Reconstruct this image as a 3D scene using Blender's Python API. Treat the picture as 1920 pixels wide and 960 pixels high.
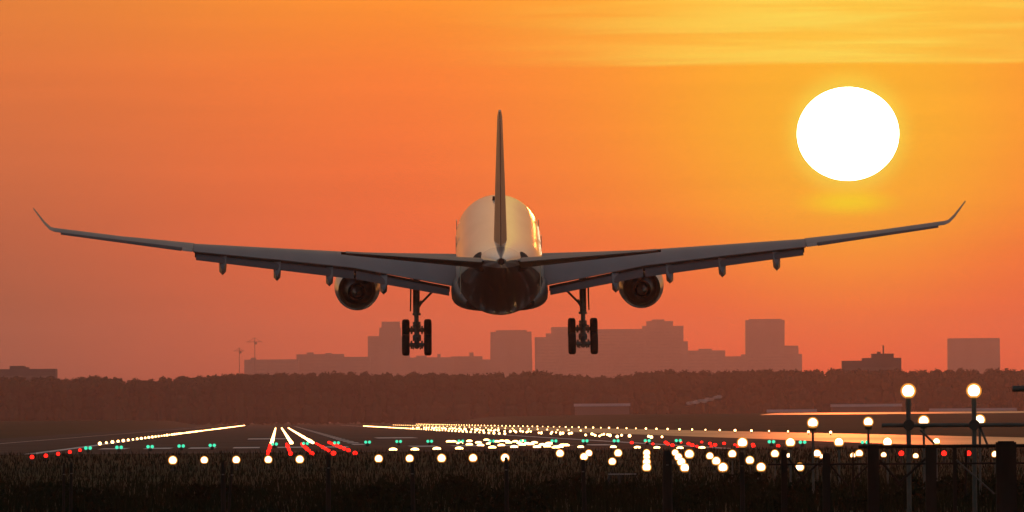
import bpy, math, random
from mathutils import Vector, Matrix
import numpy as np
R = math.radians
rnd = random.Random(7)
for o in list(bpy.data.objects):
    bpy.data.objects.remove(o)
S = bpy.context.scene
COL = S.collection

def lin(h):
    h = h.lstrip('#')
    v = [int(h[i:i + 2], 16) / 255 for i in (0, 2, 4)]
    return tuple((c / 12.92 if c <= .04045 else ((c + .055) / 1.055) ** 2.4) for c in v) + (1,)

# ------------------------------------------------------------------ camera
F = 21140.0                     # focal length in pixels of a 1920 px wide frame
H = 1.8                         # eye height
PITCH, ROLL = R(.8305), R(.458)
r0 = Vector((1, 0, 0)); fw = Vector((0, math.cos(PITCH), math.sin(PITCH))); u0 = r0.cross(fw)
rv = r0 * math.cos(ROLL) - u0 * math.sin(ROLL)
uv = u0 * math.cos(ROLL) + r0 * math.sin(ROLL)
cam_d = bpy.data.cameras.new('camera'); cam = bpy.data.objects.new('camera', cam_d); COL.objects.link(cam)
cam_d.sensor_width = 36; cam_d.lens = 36 * F / 1920; cam_d.clip_start = 1; cam_d.clip_end = 100000
M = Matrix((rv, uv, -fw)).transposed().to_4x4(); M.translation = (0, 0, H)
cam.matrix_world = M
S.camera = cam

def ray(x, y):
    return (fw + rv * ((x - 960) / F) + uv * ((480 - y) / F))
def at(x, y, D):                # point at depth D (metres along +Y)
    d = ray(x, y); return Vector((0, 0, H)) + d * (D / d.y)
def gnd(x, y, z=0.0):           # where the sight line meets height z
    d = ray(x, y); return Vector((0, 0, H)) + d * ((z - H) / d.z)
# runway axes
U = ray(520, 790); U.z = 0; U.normalize()
V = Vector((U.y, -U.x, 0))
def rw(b, D, z=0.0):
    return Vector((0, 0, z)) + U * D + V * b

# ------------------------------------------------------------------ world
SUN_AZ = (1590 - 960) / F + .0000
SUN_PX = (1590, 251)
sd = ray(*SUN_PX).normalized()
SUN_AZ = math.atan2(sd.x, sd.y); SUN_EL = math.asin(sd.z)
W = bpy.data.worlds.new('World'); S.world = W; W.use_nodes = True
nt = W.node_tree; nt.nodes.clear()
def N(t, **k):
    n = nt.nodes.new(t)
    for a, v in k.items(): setattr(n, a, v)
    return n
def mth(op, a, b=None, c=None, clamp=False):
    n = N('ShaderNodeMath', operation=op, use_clamp=clamp)
    for i, v in enumerate((a, b, c)):
        if v is None: continue
        if isinstance(v, (int, float)): n.inputs[i].default_value = v
        else: nt.links.new(v, n.inputs[i])
    return n.outputs[0]
def sstep(x, a, b):
    n = N('ShaderNodeMapRange', interpolation_type='SMOOTHSTEP')
    nt.links.new(x, n.inputs[0]); n.inputs[1].default_value = a; n.inputs[2].default_value = b
    return n.outputs[0]
def ramp(x, stops):
    n = N('ShaderNodeValToRGB'); e = n.color_ramp.elements
    e[0].position, e[0].color = stops[0][0], stops[0][1]
    e[1].position, e[1].color = stops[-1][0], stops[-1][1]
    for p, c in stops[1:-1]:
        q = e.new(p); q.color = c
    nt.links.new(x, n.inputs[0]); return n.outputs[0]
def mixc(f, a, b, mode='MIX'):
    n = N('ShaderNodeMix', data_type='RGBA', blend_type=mode)
    for sock, v in ((n.inputs[0], f), (n.inputs[6], a), (n.inputs[7], b)):
        if isinstance(v, (int, float, tuple)): sock.default_value = v
        else: nt.links.new(v, sock)
    return n.outputs[2]
tc = N('ShaderNodeTexCoord'); sx = N('ShaderNodeSeparateXYZ'); nt.links.new(tc.outputs['Generated'], sx.inputs[0])
az = mth('ARCTAN2', sx.outputs[0], sx.outputs[1]); el = mth('ARCSINE', sx.outputs[2])
azd = mth('SUBTRACT', az, SUN_AZ); aaz = mth('ABSOLUTE', azd)
d_px = mth('MULTIPLY', aaz, F)            # angular distance from the sun's azimuth, in frame pixels
e_px = mth('MULTIPLY', el, F / 1000); e_r = mth('MULTIPLY', el, F / 2000)      # elevation / 1000 px
SKY_GAIN = 1.10
def stops(lst): return [(p, tuple(c * SKY_GAIN for c in lin(h)[:3]) + (1,)) for p, h in lst]
def sr(lst): return ramp(e_r, stops([(p / 2, h) for p, h in lst]))
rL = sr([(.0, '6c3f38'), (.1, '814a3b'), (.2, '95543d'), (.35, 'b45e3d'), (.5, 'cb693c'), (.65, 'da7138'), (.785, 'e07c36'), (1, 'e88538'), (1.4, 'd27a40'), (2, 'a86a4c')])
rC = sr([(.0, 'c04c32'), (.1, 'ca5236'), (.2, 'da5a35'), (.35, 'ec6434'), (.5, 'f27032'), (.65, 'f77c2f'), (.785, 'f98e29'), (1, 'faa02e'), (1.4, 'e88636'), (2, 'c27646')])
rR = sr([(.0, 'ee4c24'), (.1, 'f25226'), (.2, 'f86020'), (.3, 'fb791a'), (.4, 'fc9c12'), (.53, 'fcab16'), (.66, 'fcb01e'), (.785, 'fdbb2a'), (1, 'feb838'), (1.4, 'f4963a'), (2, 'd8804a')])
fLC = sstep(d_px, 750, 1750); fCR = sstep(d_px, -150, 900)
col = mixc(fCR, rR, rC); col = mixc(fLC, col, rL)
# glow round the sun
ee = mth('SUBTRACT', el, SUN_EL)
rad = mth('MULTIPLY', mth('SQRT', mth('ADD', mth('MULTIPLY', azd, azd), mth('MULTIPLY', ee, ee))), F)
g1 = mth('POWER', sstep(rad, 520, 60), 1.5)
col = mixc(mth('MULTIPLY', g1, .6), col, lin('ffbf2a'))
g1b = mth('POWER', sstep(rad, 150, 85), 2.0)
col = mixc(mth('MULTIPLY', g1b, .8), col, lin('ffdd45'))
# mirage patch under the disc
eb = mth('MULTIPLY', mth('SUBTRACT', e_px, .402), 1000 / 34.)
ab = mth('DIVIDE', mth('MULTIPLY', azd, F), 120.)
rb = mth('SQRT', mth('ADD', mth('MULTIPLY', eb, eb), mth('MULTIPLY', ab, ab)))
col = mixc(mth('MULTIPLY', sstep(rb, 1.0, 0), .95), col, lin('ffdc10'))
# cirrus streaks, upper right
cmb = N('ShaderNodeCombineXYZ'); nt.links.new(mth('MULTIPLY', azd, 38), cmb.inputs[0]); nt.links.new(mth('MULTIPLY', el, 900), cmb.inputs[1])
ns = N('ShaderNodeTexNoise'); ns.inputs['Scale'].default_value = 1.0; ns.inputs['Detail'].default_value = 3.5; ns.inputs['Roughness'].default_value = .55; ns.inputs['Distortion'].default_value = .35
nt.links.new(cmb.outputs[0], ns.inputs['Vector'])
str_ = sstep(ns.outputs[0], .36, .70)
wob = mth('MULTIPLY', mth('SUBTRACT', ns.outputs[0], .5), .012)
edge = sstep(mth('ADD', e_px, wob), .657, .668)
fade = mth('POWER', sstep(d_px, 900, 0), 1.3)
base = mth('MULTIPLY', mth('MULTIPLY', edge, fade), mth('ADD', mth('MULTIPLY', str_, .62), .34))
col = mixc(mth('MULTIPLY', base, .85), col, lin('ffe65a'))
# faint broad bands over the whole sky
cm2 = N('ShaderNodeCombineXYZ'); nt.links.new(mth('MULTIPLY', az, 24), cm2.inputs[0]); nt.links.new(mth('MULTIPLY', el, 420), cm2.inputs[1])
n2 = N('ShaderNodeTexNoise'); n2.inputs['Scale'].default_value = 1; n2.inputs['Detail'].default_value = 4; nt.links.new(cm2.outputs[0], n2.inputs['Vector'])
bandv = mth('ADD', mth('MULTIPLY', n2.outputs[0], .16), .92)
bc = N('ShaderNodeCombineColor'); [nt.links.new(bandv, bc.inputs[i]) for i in range(3)]
col = mixc(1.0, col, bc.outputs[0], 'MULTIPLY')
bgA = N('ShaderNodeBackground'); nt.links.new(col, bgA.inputs[0]); bgA.inputs[1].default_value = 1.0
sky = N('ShaderNodeTexSky', sky_type='NISHITA'); sky.sun_disc = False
sky.sun_elevation = R(2.2); sky.sun_rotation = SUN_AZ; sky.dust_density = 1.0; sky.air_density = 1.0; sky.ozone_density = 1.0
bgB = N('ShaderNodeBackground'); nt.links.new(sky.outputs[0], bgB.inputs[0]); bgB.inputs[1].default_value = .15
mB = mth('MAXIMUM', sstep(el, R(4), R(22)), sstep(aaz, R(6), R(40)))
mx = N('ShaderNodeMixShader'); nt.links.new(mB, mx.inputs[0]); nt.links.new(bgA.outputs[0], mx.inputs[1]); 
bgC = N('ShaderNodeBackground'); bgC.inputs[0].default_value = (.78, .70, .84, 1); bgC.inputs[1].default_value = .08   # rosy dusk veil over the dome
adw = N('ShaderNodeAddShader'); nt.links.new(bgB.outputs[0], adw.inputs[0]); nt.links.new(bgC.outputs[0], adw.inputs[1])
nt.links.new(adw.outputs[0], mx.inputs[2])
wo = N('ShaderNodeOutputWorld'); nt.links.new(mx.outputs[0], wo.inputs[0])

# ------------------------------------------------------------------ sun lamp (clears the visible disc so that nothing blocks it)
sl = bpy.data.lights.new('sun_light', 'SUN'); sl.energy = .09; sl.angle = R(.5); sl.color = (1, .145, .028)
so = bpy.data.objects.new('sun_light', sl); COL.objects.link(so)
lamp_el = R(2.2)
ld = Vector((math.sin(SUN_AZ) * math.cos(lamp_el), math.cos(SUN_AZ) * math.cos(lamp_el), math.sin(lamp_el)))
so.rotation_euler = ld.to_track_quat('Z', 'Y').to_euler()
S.view_settings.view_transform = 'Standard'; S.view_settings.look = 'None'
S.view_settings.exposure = 0; S.view_settings.gamma = 1
S.view_settings.use_curve_mapping = False
S.render.engine = 'CYCLES'
S.cycles.use_denoising = True
S.cycles.max_bounces = 6; S.cycles.volume_bounces = 1; S.cycles.diffuse_bounces = 3; S.cycles.glossy_bounces = 3
S.cycles.sample_clamp_indirect = 4

# ------------------------------------------------------------------ materials
def mat(name, base, rough=.6, spec=.5, metal=0, noise=0, nscale=1.0, coat=0, bump=0, bscale=None, base2=None, rnoise=0, coords='Object', stretch=None):
    m = bpy.data.materials.new(name); m.use_nodes = True
    t = m.node_tree; p = t.nodes['Principled BSDF']
    p.inputs['Base Color'].default_value = tuple(base) + (1,)
    p.inputs['Roughness'].default_value = rough; p.inputs['Specular IOR Level'].default_value = spec
    p.inputs['Metallic'].default_value = metal; p.inputs['Coat Weight'].default_value = coat; p.inputs['Coat Roughness'].default_value = .12
    if noise or bump or rnoise:
        tcn = t.nodes.new('ShaderNodeTexCoord'); src = tcn.outputs[coords]
        if stretch:
            mp = t.nodes.new('ShaderNodeMapping'); mp.inputs['Scale'].default_value = stretch
            t.links.new(src, mp.inputs[0]); src = mp.outputs[0]
        n = t.nodes.new('ShaderNodeTexNoise'); n.inputs['Scale'].default_value = nscale; n.inputs['Detail'].default_value = 6
        t.links.new(src, n.inputs['Vector'])
        if noise:
            mx = t.nodes.new('ShaderNodeMix'); mx.data_type = 'RGBA'
            b2 = base2 or tuple(c * (1 - noise) for c in base)
            mx.inputs[6].default_value = tuple(base) + (1,); mx.inputs[7].default_value = tuple(b2) + (1,)
            mr = t.nodes.new('ShaderNodeMapRange'); mr.inputs[1].default_value = .35; mr.inputs[2].default_value = .65
            t.links.new(n.outputs[0], mr.inputs[0]); t.links.new(mr.outputs[0], mx.inputs[0]); t.links.new(mx.outputs[2], p.inputs['Base Color'])
        if rnoise:
            mr = t.nodes.new('ShaderNodeMapRange'); mr.inputs[1].default_value = .3; mr.inputs[2].default_value = .7
            mr.inputs[3].default_value = max(.02, rough - rnoise); mr.inputs[4].default_value = rough + rnoise
            t.links.new(n.outputs[0], mr.inputs[0]); t.links.new(mr.outputs[0], p.inputs['Roughness'])
        if bump:
            nb = n
            if bscale:
                nb = t.nodes.new('ShaderNodeTexNoise'); nb.inputs['Scale'].default_value = bscale; nb.inputs['Detail'].default_value = 4
                t.links.new(src, nb.inputs['Vector'])
            bn = t.nodes.new('ShaderNodeBump'); bn.inputs['Strength'].default_value = bump; bn.inputs['Distance'].default_value = .05
            t.links.new(nb.outputs[0], bn.inputs['Height']); t.links.new(bn.outputs[0], p.inputs['Normal'])
    return m
def emis(name, c, s):
    m = bpy.data.materials.new(name); m.use_nodes = True; t = m.node_tree
    t.nodes.remove(t.nodes['Principled BSDF']); e = t.nodes.new('ShaderNodeEmission')
    e.inputs[0].default_value = tuple(c) + (1,); e.inputs[1].default_value = s
    t.links.new(e.outputs[0], t.nodes['Material Output'].inputs[0]); return m
MT = dict(
    grass=mat('field_grass', (.044, .044, .017), .95, .05, noise=.5, nscale=.05, bump=.5, bscale=.6),
    blade=mat('grass_blade', (.016, .020, .008), .9, .05, noise=.5, nscale=.4),
    asphalt=mat('asphalt', (.05, .048, .047), .36, .16, noise=.4, nscale=.025, rnoise=.05, stretch=(1, .25, 1)),
    asphalt_dry=mat('dry_asphalt', (.026, .023, .022), .8, .07, noise=.4, nscale=.03, rnoise=.08),
    paint=mat('runway_paint', (.7, .69, .66), .6, .3, noise=.35, nscale=.4),
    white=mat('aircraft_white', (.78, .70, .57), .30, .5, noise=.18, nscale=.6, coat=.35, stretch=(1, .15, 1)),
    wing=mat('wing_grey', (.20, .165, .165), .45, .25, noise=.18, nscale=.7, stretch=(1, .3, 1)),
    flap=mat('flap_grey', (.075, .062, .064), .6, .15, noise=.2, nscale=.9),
    belly=mat('belly_grey', (.12, .11, .11), .45, .4, noise=.4, nscale=.8),
    cone=mat('tail_cone_metal', (.30, .27, .26), .35, .5, metal=.4, noise=.3, nscale=1.5),
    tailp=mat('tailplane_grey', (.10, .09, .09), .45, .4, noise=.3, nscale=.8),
    under=mat('belly_shade_paint', (.035, .030, .030), .45, .35, noise=.4, nscale=.8),  # shade on the underside put into the colour
    fin=mat('fin_maroon', (.42, .20, .17), .4, .5, noise=.12, nscale=.5),
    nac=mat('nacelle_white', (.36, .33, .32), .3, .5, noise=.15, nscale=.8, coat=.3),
    metal=mat('burnt_metal', (.022, .02, .02), .45, .5, metal=.8, noise=.4, nscale=2),
    gear=mat('gear_steel', (.20, .20, .20), .45, .5, metal=.3, noise=.3, nscale=3),
    tyre=mat('tyre_rubber', (.018, .018, .018), .8, .3, noise=.3, nscale=4),
    dark=mat('dark_metal', (.03, .028, .026), .6, .4, noise=.3, nscale=3),
    post=mat('weathered_timber', (.024, .020, .017), .9, .15, noise=.45, nscale=4, bump=.4, stretch=(1, 1, .15)),
    steel=mat('galvanised_steel', (.09, .085, .08), .6, .4, metal=.2, noise=.3, nscale=3),
    bld=mat('concrete_facade', (.20, .19, .18), .85, .2, noise=.2, nscale=.05),
    bld2=mat('dark_facade', (.13, .12, .12), .8, .2, noise=.2, nscale=.05),
    glass=mat('window_glass', (.165, .16, .155), .5, .3, noise=.3, nscale=.2),
    roof=mat('pale_roof', (.26, .25, .25), .7, .3, noise=.2, nscale=.1),
    leaf=mat('wood_foliage', (.044, .048, .028), 1.0, .0, noise=.3, nscale=.01),
    bark=mat('bark', (.06, .05, .04), .9, .1, noise=.3, nscale=1),
    lampw=emis('lamp_warm_white', (1, .68, .38), 12),
    lampw2=emis('lamp_warm_small', (1, .50, .17), 10),
    lampr=emis('lamp_red', (1, .014, .008), 3.0),
    lampg=emis('lamp_green', (.06, .78, .44), 1.3),
    sun=emis('sun_surface', (1, .86, .55), 14),
)

cv = bpy.data.materials.new('lamp_halo'); cv.use_nodes = True; t = cv.node_tree; t.nodes.remove(t.nodes['Principled BSDF'])  # orange glow round each lamp, made as an emissive see-through shell
e = t.nodes.new('ShaderNodeEmission'); e.inputs[0].default_value = (1, .36, .05, 1); e.inputs[1].default_value = 1.1
tr_ = t.nodes.new('ShaderNodeBsdfTransparent'); ad = t.nodes.new('ShaderNodeMixShader'); ad.inputs[0].default_value = .55
t.links.new(tr_.outputs[0], ad.inputs[1]); t.links.new(e.outputs[0], ad.inputs[2]); t.links.new(ad.outputs[0], t.nodes['Material Output'].inputs[0]); MT['halo'] = cv
# fuselage colours: white above, painted-in shade below, rising to the tail, bare metal tail cone, shade painted at tailplane cut-outs
lv = MT['white'].copy(); lv.name = 'fuselage_paint_and_shade'; MT['fus_shaded'] = lv; t = lv.node_tree; pb = t.nodes['Principled BSDF']
def T(ty, op=None, ins=(), clamp=False):
    n = t.nodes.new(ty)
    if op: n.operation = op
    if ty == 'ShaderNodeMath': n.use_clamp = clamp
    for i, v in enumerate(ins):
        if isinstance(v, (int, float)): n.inputs[i].default_value = v
        else: t.links.new(v, n.inputs[i])
    return n.outputs[0]
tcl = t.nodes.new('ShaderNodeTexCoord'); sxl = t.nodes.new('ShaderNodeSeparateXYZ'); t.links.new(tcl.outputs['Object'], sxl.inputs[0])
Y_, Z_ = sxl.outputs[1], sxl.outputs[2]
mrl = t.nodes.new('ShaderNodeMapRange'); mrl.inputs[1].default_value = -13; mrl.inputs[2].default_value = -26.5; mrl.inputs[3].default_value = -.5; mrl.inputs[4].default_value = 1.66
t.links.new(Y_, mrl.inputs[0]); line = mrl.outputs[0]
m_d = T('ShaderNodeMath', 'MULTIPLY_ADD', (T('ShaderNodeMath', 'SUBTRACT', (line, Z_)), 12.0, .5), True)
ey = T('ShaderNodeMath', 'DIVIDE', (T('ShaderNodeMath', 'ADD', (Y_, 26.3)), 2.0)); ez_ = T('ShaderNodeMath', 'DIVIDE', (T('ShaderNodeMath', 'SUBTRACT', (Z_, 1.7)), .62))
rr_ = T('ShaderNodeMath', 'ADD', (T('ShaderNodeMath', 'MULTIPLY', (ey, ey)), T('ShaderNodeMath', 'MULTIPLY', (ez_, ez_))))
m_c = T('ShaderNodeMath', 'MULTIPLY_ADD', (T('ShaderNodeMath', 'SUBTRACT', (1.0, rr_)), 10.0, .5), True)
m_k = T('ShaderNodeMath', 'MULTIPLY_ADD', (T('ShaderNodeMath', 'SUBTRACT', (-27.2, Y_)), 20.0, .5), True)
def mixl(f, a, b):
    n = t.nodes.new('ShaderNodeMix'); n.data_type = 'RGBA'; t.links.new(f, n.inputs[0])
    for k, v in ((6, a), (7, b)):
        if isinstance(v, tuple): n.inputs[k].default_value = v
        else: t.links.new(v, n.inputs[k])
    return n.outputs[2]
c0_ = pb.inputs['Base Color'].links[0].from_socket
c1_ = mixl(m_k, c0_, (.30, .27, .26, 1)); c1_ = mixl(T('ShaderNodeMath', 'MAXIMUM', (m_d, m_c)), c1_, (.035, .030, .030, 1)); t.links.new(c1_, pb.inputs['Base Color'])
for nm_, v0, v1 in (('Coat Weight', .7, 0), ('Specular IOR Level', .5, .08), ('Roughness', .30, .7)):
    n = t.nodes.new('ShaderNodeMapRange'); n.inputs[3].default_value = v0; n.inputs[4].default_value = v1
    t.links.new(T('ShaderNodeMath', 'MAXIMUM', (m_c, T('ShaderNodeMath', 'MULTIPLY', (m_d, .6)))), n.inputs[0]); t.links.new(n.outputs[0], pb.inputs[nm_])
# ------------------------------------------------------------------ mesh builder
class MB:
    def __init__(s): s.v = []; s.f = []; s.m = []; s.mi = 0
    def add(s, vs, fs):
        o = len(s.v); s.v += [tuple(p) for p in vs]; s.f += [tuple(i + o for i in f) for f in fs]; s.m += [s.mi] * len(fs)
    def box(s, c, size, rot=None, taper=1.0):
        x, y, z = (k / 2 for k in size); vs = []
        for dz in (-1, 1):
            k = taper if dz > 0 else 1
            for dx, dy in ((-1, -1), (1, -1), (1, 1), (-1, 1)):
                p = Vector((dx * x * k, dy * y * k, dz * z))
                if rot: p = rot @ p
                vs.append(p + Vector(c))
        s.add(vs, [(3, 2, 1, 0), (4, 5, 6, 7), (0, 1, 5, 4), (1, 2, 6, 5), (2, 3, 7, 6), (3, 0, 4, 7)])
    def tube(s, p0, p1, ra, rb=None, n=12, rings=None):
        p0, p1 = Vector(p0), Vector(p1); rb = ra if rb is None else rb
        q = (p1 - p0).to_track_quat('Z', 'Y'); L = (p1 - p0).length
        rr = rings or [(0, ra), (1, rb)]
        vs = []
        for t, r_ in rr:
            for k in range(n):
                a = 2 * math.pi * k / n
                vs.append(p0 + q @ Vector((r_ * math.cos(a), r_ * math.sin(a), t * L)))
        fs = [(i * n + k, i * n + (k + 1) % n, (i + 1) * n + (k + 1) % n, (i + 1) * n + k) for i in range(len(rr) - 1) for k in range(n)]
        fs += [tuple(range(n - 1, -1, -1)), tuple(range((len(rr) - 1) * n, len(rr) * n))]
        s.add(vs, fs)
    def ball(s, c, r, n=14, m=8, sz=1.0, half=False):
        vs = []; c = Vector(c); t0 = 0 if half else -math.pi / 2
        for i in range(m + 1):
            t = t0 + (math.pi / 2 - t0) * i / m
            for k in range(n):
                a = 2 * math.pi * k / n
                vs.append(c + Vector((r * math.cos(t) * math.cos(a), r * math.cos(t) * math.sin(a), r * sz * math.sin(t))))
        fs = [(i * n + k, i * n + (k + 1) % n, (i + 1) * n + (k + 1) % n, (i + 1) * n + k) for i in range(m) for k in range(n)]
        s.add(vs, fs)
    def loft(s, rings, cap=True, closed=True):
        n = len(rings[0]); vs = [p for r_ in rings for p in r_]; fs = []
        for i in range(len(rings) - 1):
            for k in range(n if closed else n - 1):
                fs.append((i * n + k, i * n + (k + 1) % n, (i + 1) * n + (k + 1) % n, (i + 1) * n + k))
        if cap: fs += [tuple(range(n - 1, -1, -1)), tuple(range((len(rings) - 1) * n, len(rings) * n))]
        s.add(vs, fs)
    def build(s, name, mats, parent=None, smooth=False, loc=None, fix=True):
        me = bpy.data.meshes.new(name); me.from_pydata(s.v, [], s.f)
        for m in (mats if isinstance(mats, (list, tuple)) else [mats]): me.materials.append(m)
        me.polygons.foreach_set('material_index', s.m)
        if fix:
            import bmesh
            b = bmesh.new(); b.from_mesh(me); bmesh.ops.remove_doubles(b, verts=b.verts, dist=1e-5); bmesh.ops.recalc_face_normals(b, faces=b.faces); b.to_mesh(me); b.free()
        if smooth:
            me.polygons.foreach_set('use_smooth', [True] * len(me.polygons))
            if smooth is not True: me.set_sharp_from_angle(angle=R(smooth))
        o = bpy.data.objects.new(name, me); COL.objects.link(o)
        if parent: o.parent = parent
        if loc is not None: o.location = loc
        return o
def tag(o, label=None, cat=None, group=None, kind=None):
    for k, v in (('label', label), ('category', cat), ('group', group), ('kind', kind)):
        if v: o[k] = v
    return o
def empty(name, loc, rz=0):
    o = bpy.data.objects.new(name, None); COL.objects.link(o); o.location = loc; o.rotation_euler[2] = rz; return o
def copy_tree(o, parent=None):
    c = o.copy(); COL.objects.link(c)
    if parent: c.parent = parent
    for ch in list(o.children): copy_tree(ch, c)
    return c
def sm(t):
    t = min(1, max(0, t)); return t * t * (3 - 2 * t)
def interp(x, pts):
    return float(np.interp(x, [p[0] for p in pts], [p[1] for p in pts]))

# ------------------------------------------------------------------ ground
def hz(b, D):
    l = 2.5 * sm((D - 1500) / 1800) * sm((-b - 34) / 14)
    r_ = 3.0 * sm((D - 1500) / 1800) * sm((b - 72) / 22)
    z = l + r_
    if D > 4800: z *= 1 - .5 * sm((D - 4800) / 800)
    return z
Ds = [-60, 0, 60, 120, 170, 200, 230, 260, 300, 340, 400, 470, 550, 640, 740, 850, 980, 1100, 1250, 1400] + list(range(1500, 3400, 100)) + [3500, 3700, 4000, 4400, 4800, 5000, 5300, 5600, 6500, 8000, 10000, 13300]
bs = [-1050, -700, -400, -250, -160, -110, -85, -70, -60, -54, -50, -47, -44, -41, -38, -35, -33, -20, 0, 20, 40, 55, 66, 72, 75, 78, 81, 84, 87, 90, 93, 96, 110, 130, 160, 200, 260, 350, 500, 800, 1450, 1900]
g = MB(); g.v = [tuple(rw(b, D, hz(b, D))) for D in Ds for b in bs]
nb_ = len(bs); g.f = [(i * nb_ + k, i * nb_ + k + 1, (i + 1) * nb_ + k + 1, (i + 1) * nb_ + k) for i in range(len(Ds) - 1) for k in range(nb_ - 1)]; g.m = [0] * len(g.f)
tag(g.build('ground', MT['grass'], smooth=True), kind='structure')
def strip(name, m, pts, kind='structure', label=None, cat=None):
    q = MB(); n = len(pts) // 2
    q.v = [tuple(p) for p in pts]; q.f = [(2 * i, 2 * i + 1, 2 * i + 3, 2 * i + 2) for i in range(n - 1)]; q.m = [0] * len(q.f)
    o = q.build(name, m); tag(o, label, cat, None, kind); return o
def band(b0, b1, D0, D1, z, n=12):
    out = []
    for i in range(n + 1):
        D = D0 * (D1 / D0) ** (i / n)
        out += [rw(b0, D, z + max(hz(b0, D), 0)), rw(b1, D, z + max(hz(b1, D), 0))]
    return out
strip('runway', MT['asphalt_dry'], band(-15.3, 27, 640, 4700, .02))
strip('taxiway', MT['asphalt_dry'], band(-33, -15.4, 420, 4300, .02))
strip('wet_taxiway', MT['asphalt'], band(40.1, 60, 640, 4300, .02))
strip('dry_taxiway', MT['asphalt_dry'], band(27.1, 40, 640, 4300, .02))
# sloping apron far off on the right bank
far = []
for i in range(7):
    D = 2760 + 90 * i
    b0 = 118 + 5 * i; b1 = 330
    far += [rw(b0, D, hz(b0, D) + .05), rw(b1, D, hz(b1, D) + .05)]
strip('far_taxiway', MT['asphalt'], far)
# painted markings
mk = MB()
def mark(b0, b1, D0, D1, z=.03):
    mk.add([rw(b0, D0, z), rw(b1, D0, z), rw(b1, D1, z), rw(b0, D1, z)], [(0, 1, 2, 3)])
for k in range(12):
    b = -12.0 + k * 3.0
    if not 3.9 < b < 6.5: mark(b, b + 1.8, 752, 782)
for k in range(50): mark(5.6, 6.5, 830 + k * 60, 860 + k * 60)
mark(-14.6, -13.9, 650, 4600); mark(25.6, 26.4, 650, 4600)
mark(-24.6, -24.3, 430, 4200)
for d in (1120,):
    mark(-3, 1, d, d + 55); mark(10, 14, d, d + 55)
tag(mk.build('runway_marking', MT['paint']), kind='structure')

# ------------------------------------------------------------------ the sun itself
SD = 60000
sb = MB(); sb.ball((0, 0, 0), 95.6 / F * SD, 96, 48, sz=.917)
sun = sb.build('sun', MT['sun'], smooth=True, loc=Vector((0, 0, H)) + sd * SD)
tag(sun, 'huge white setting sun disc above the right wing tip', 'sun')

# ------------------------------------------------------------------ far wood (one mass)
TOP = [(-400, 704), (0, 705), (100, 706), (150, 707), (180, 702), (200, 706), (222, 706), (240, 711), (255, 708), (272, 712), (300, 706), (350, 703), (420, 699), (470, 697), (560, 698), (600, 696), (690, 697), (760, 700), (800, 694), (850, 699), (900, 699), (980, 694), (1010, 692), (1060, 698), (1120, 704), (1150, 703), (1200, 696), (1250, 690), (1300, 694), (1400, 693), (1450, 691), (1500, 692), (1580, 690), (1700, 691), (1800, 690), (1920, 691), (2400, 692)]
rs = np.random.RandomState(3)
def leaf_cloud(specs):
    """specs: list of (centre, radii, n, size) -> leaf quads"""
    vs, fs = [], []; o = 0
    for c, rr, n, s_ in specs:
        u = rs.normal(size=(n, 3)); u /= np.linalg.norm(u, axis=1)[:, None]
        rad_ = rs.uniform(.55, 1.03, n)[:, None] ** .6
        p = np.array(c) + u * rad_ * np.array(rr)
        a = rs.normal(size=(n, 3)); a /= np.linalg.norm(a, axis=1)[:, None]
        b = np.cross(a, rs.normal(size=(n, 3))); b /= np.linalg.norm(b, axis=1)[:, None]
        k = s_ * rs.uniform(.6, 1.3, n)[:, None]
        q = np.stack([p - a * k - b * k * .6, p + a * k - b * k * .5, p + a * k * .9 + b * k * .6, p - a * k * .8 + b * k * .5], 1)
        vs.append(q.reshape(-1, 3)); idx = np.arange(n * 4).reshape(n, 4) + o; fs.append(idx); o += n * 4
    return np.concatenate(vs), np.concatenate(fs)
spec = []; core = MB()
for row, D in enumerate((5560, 5600, 5650)):
    xx = -330
    while xx < 2300:
        w_m = rnd.uniform(4, 9); step = w_m * F / D
        ytop = interp(xx, TOP) + rnd.uniform(-.8, 3) + (0 if row == 2 else rnd.uniform(0, 9) * (2 - row))
        p = at(xx, ytop, D + rnd.uniform(-15, 15)); h = p.z
        for j in range(3):
            cz = h * (.80, .52, .25)[j] ; rr = (w_m * rnd.uniform(.5, .75), w_m * .7, h * (.2, .24, .26)[j])
            c = (p.x + rnd.uniform(-1.5, 1.5), p.y, cz)
            spec.append((c, rr, (260, 150, 80)[j], .5))
            core.ball(c, 1, 8, 5); 
            o = len(core.v) - 8 * 6
            for i in range(o, len(core.v)):
                q = Vector(core.v[i]) - Vector(c); core.v[i] = tuple(Vector(c) + Vector((q.x * rr[0] * .86, q.y * rr[1] * .86, q.z * rr[2] * .9)))
        xx += step * .75
vv, ff = leaf_cloud(spec)
core.v += [tuple(p) for p in vv]; o = len(core.v) - len(vv)
core.f += [tuple(int(i) + o for i in f) for f in ff]; core.m += [0] * len(ff)
wd = core.build('far_wood', MT['leaf'], fix=False)
tag(wd, 'dark hazy belt of woodland across the whole horizon', 'woodland', None, 'stuff')

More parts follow.
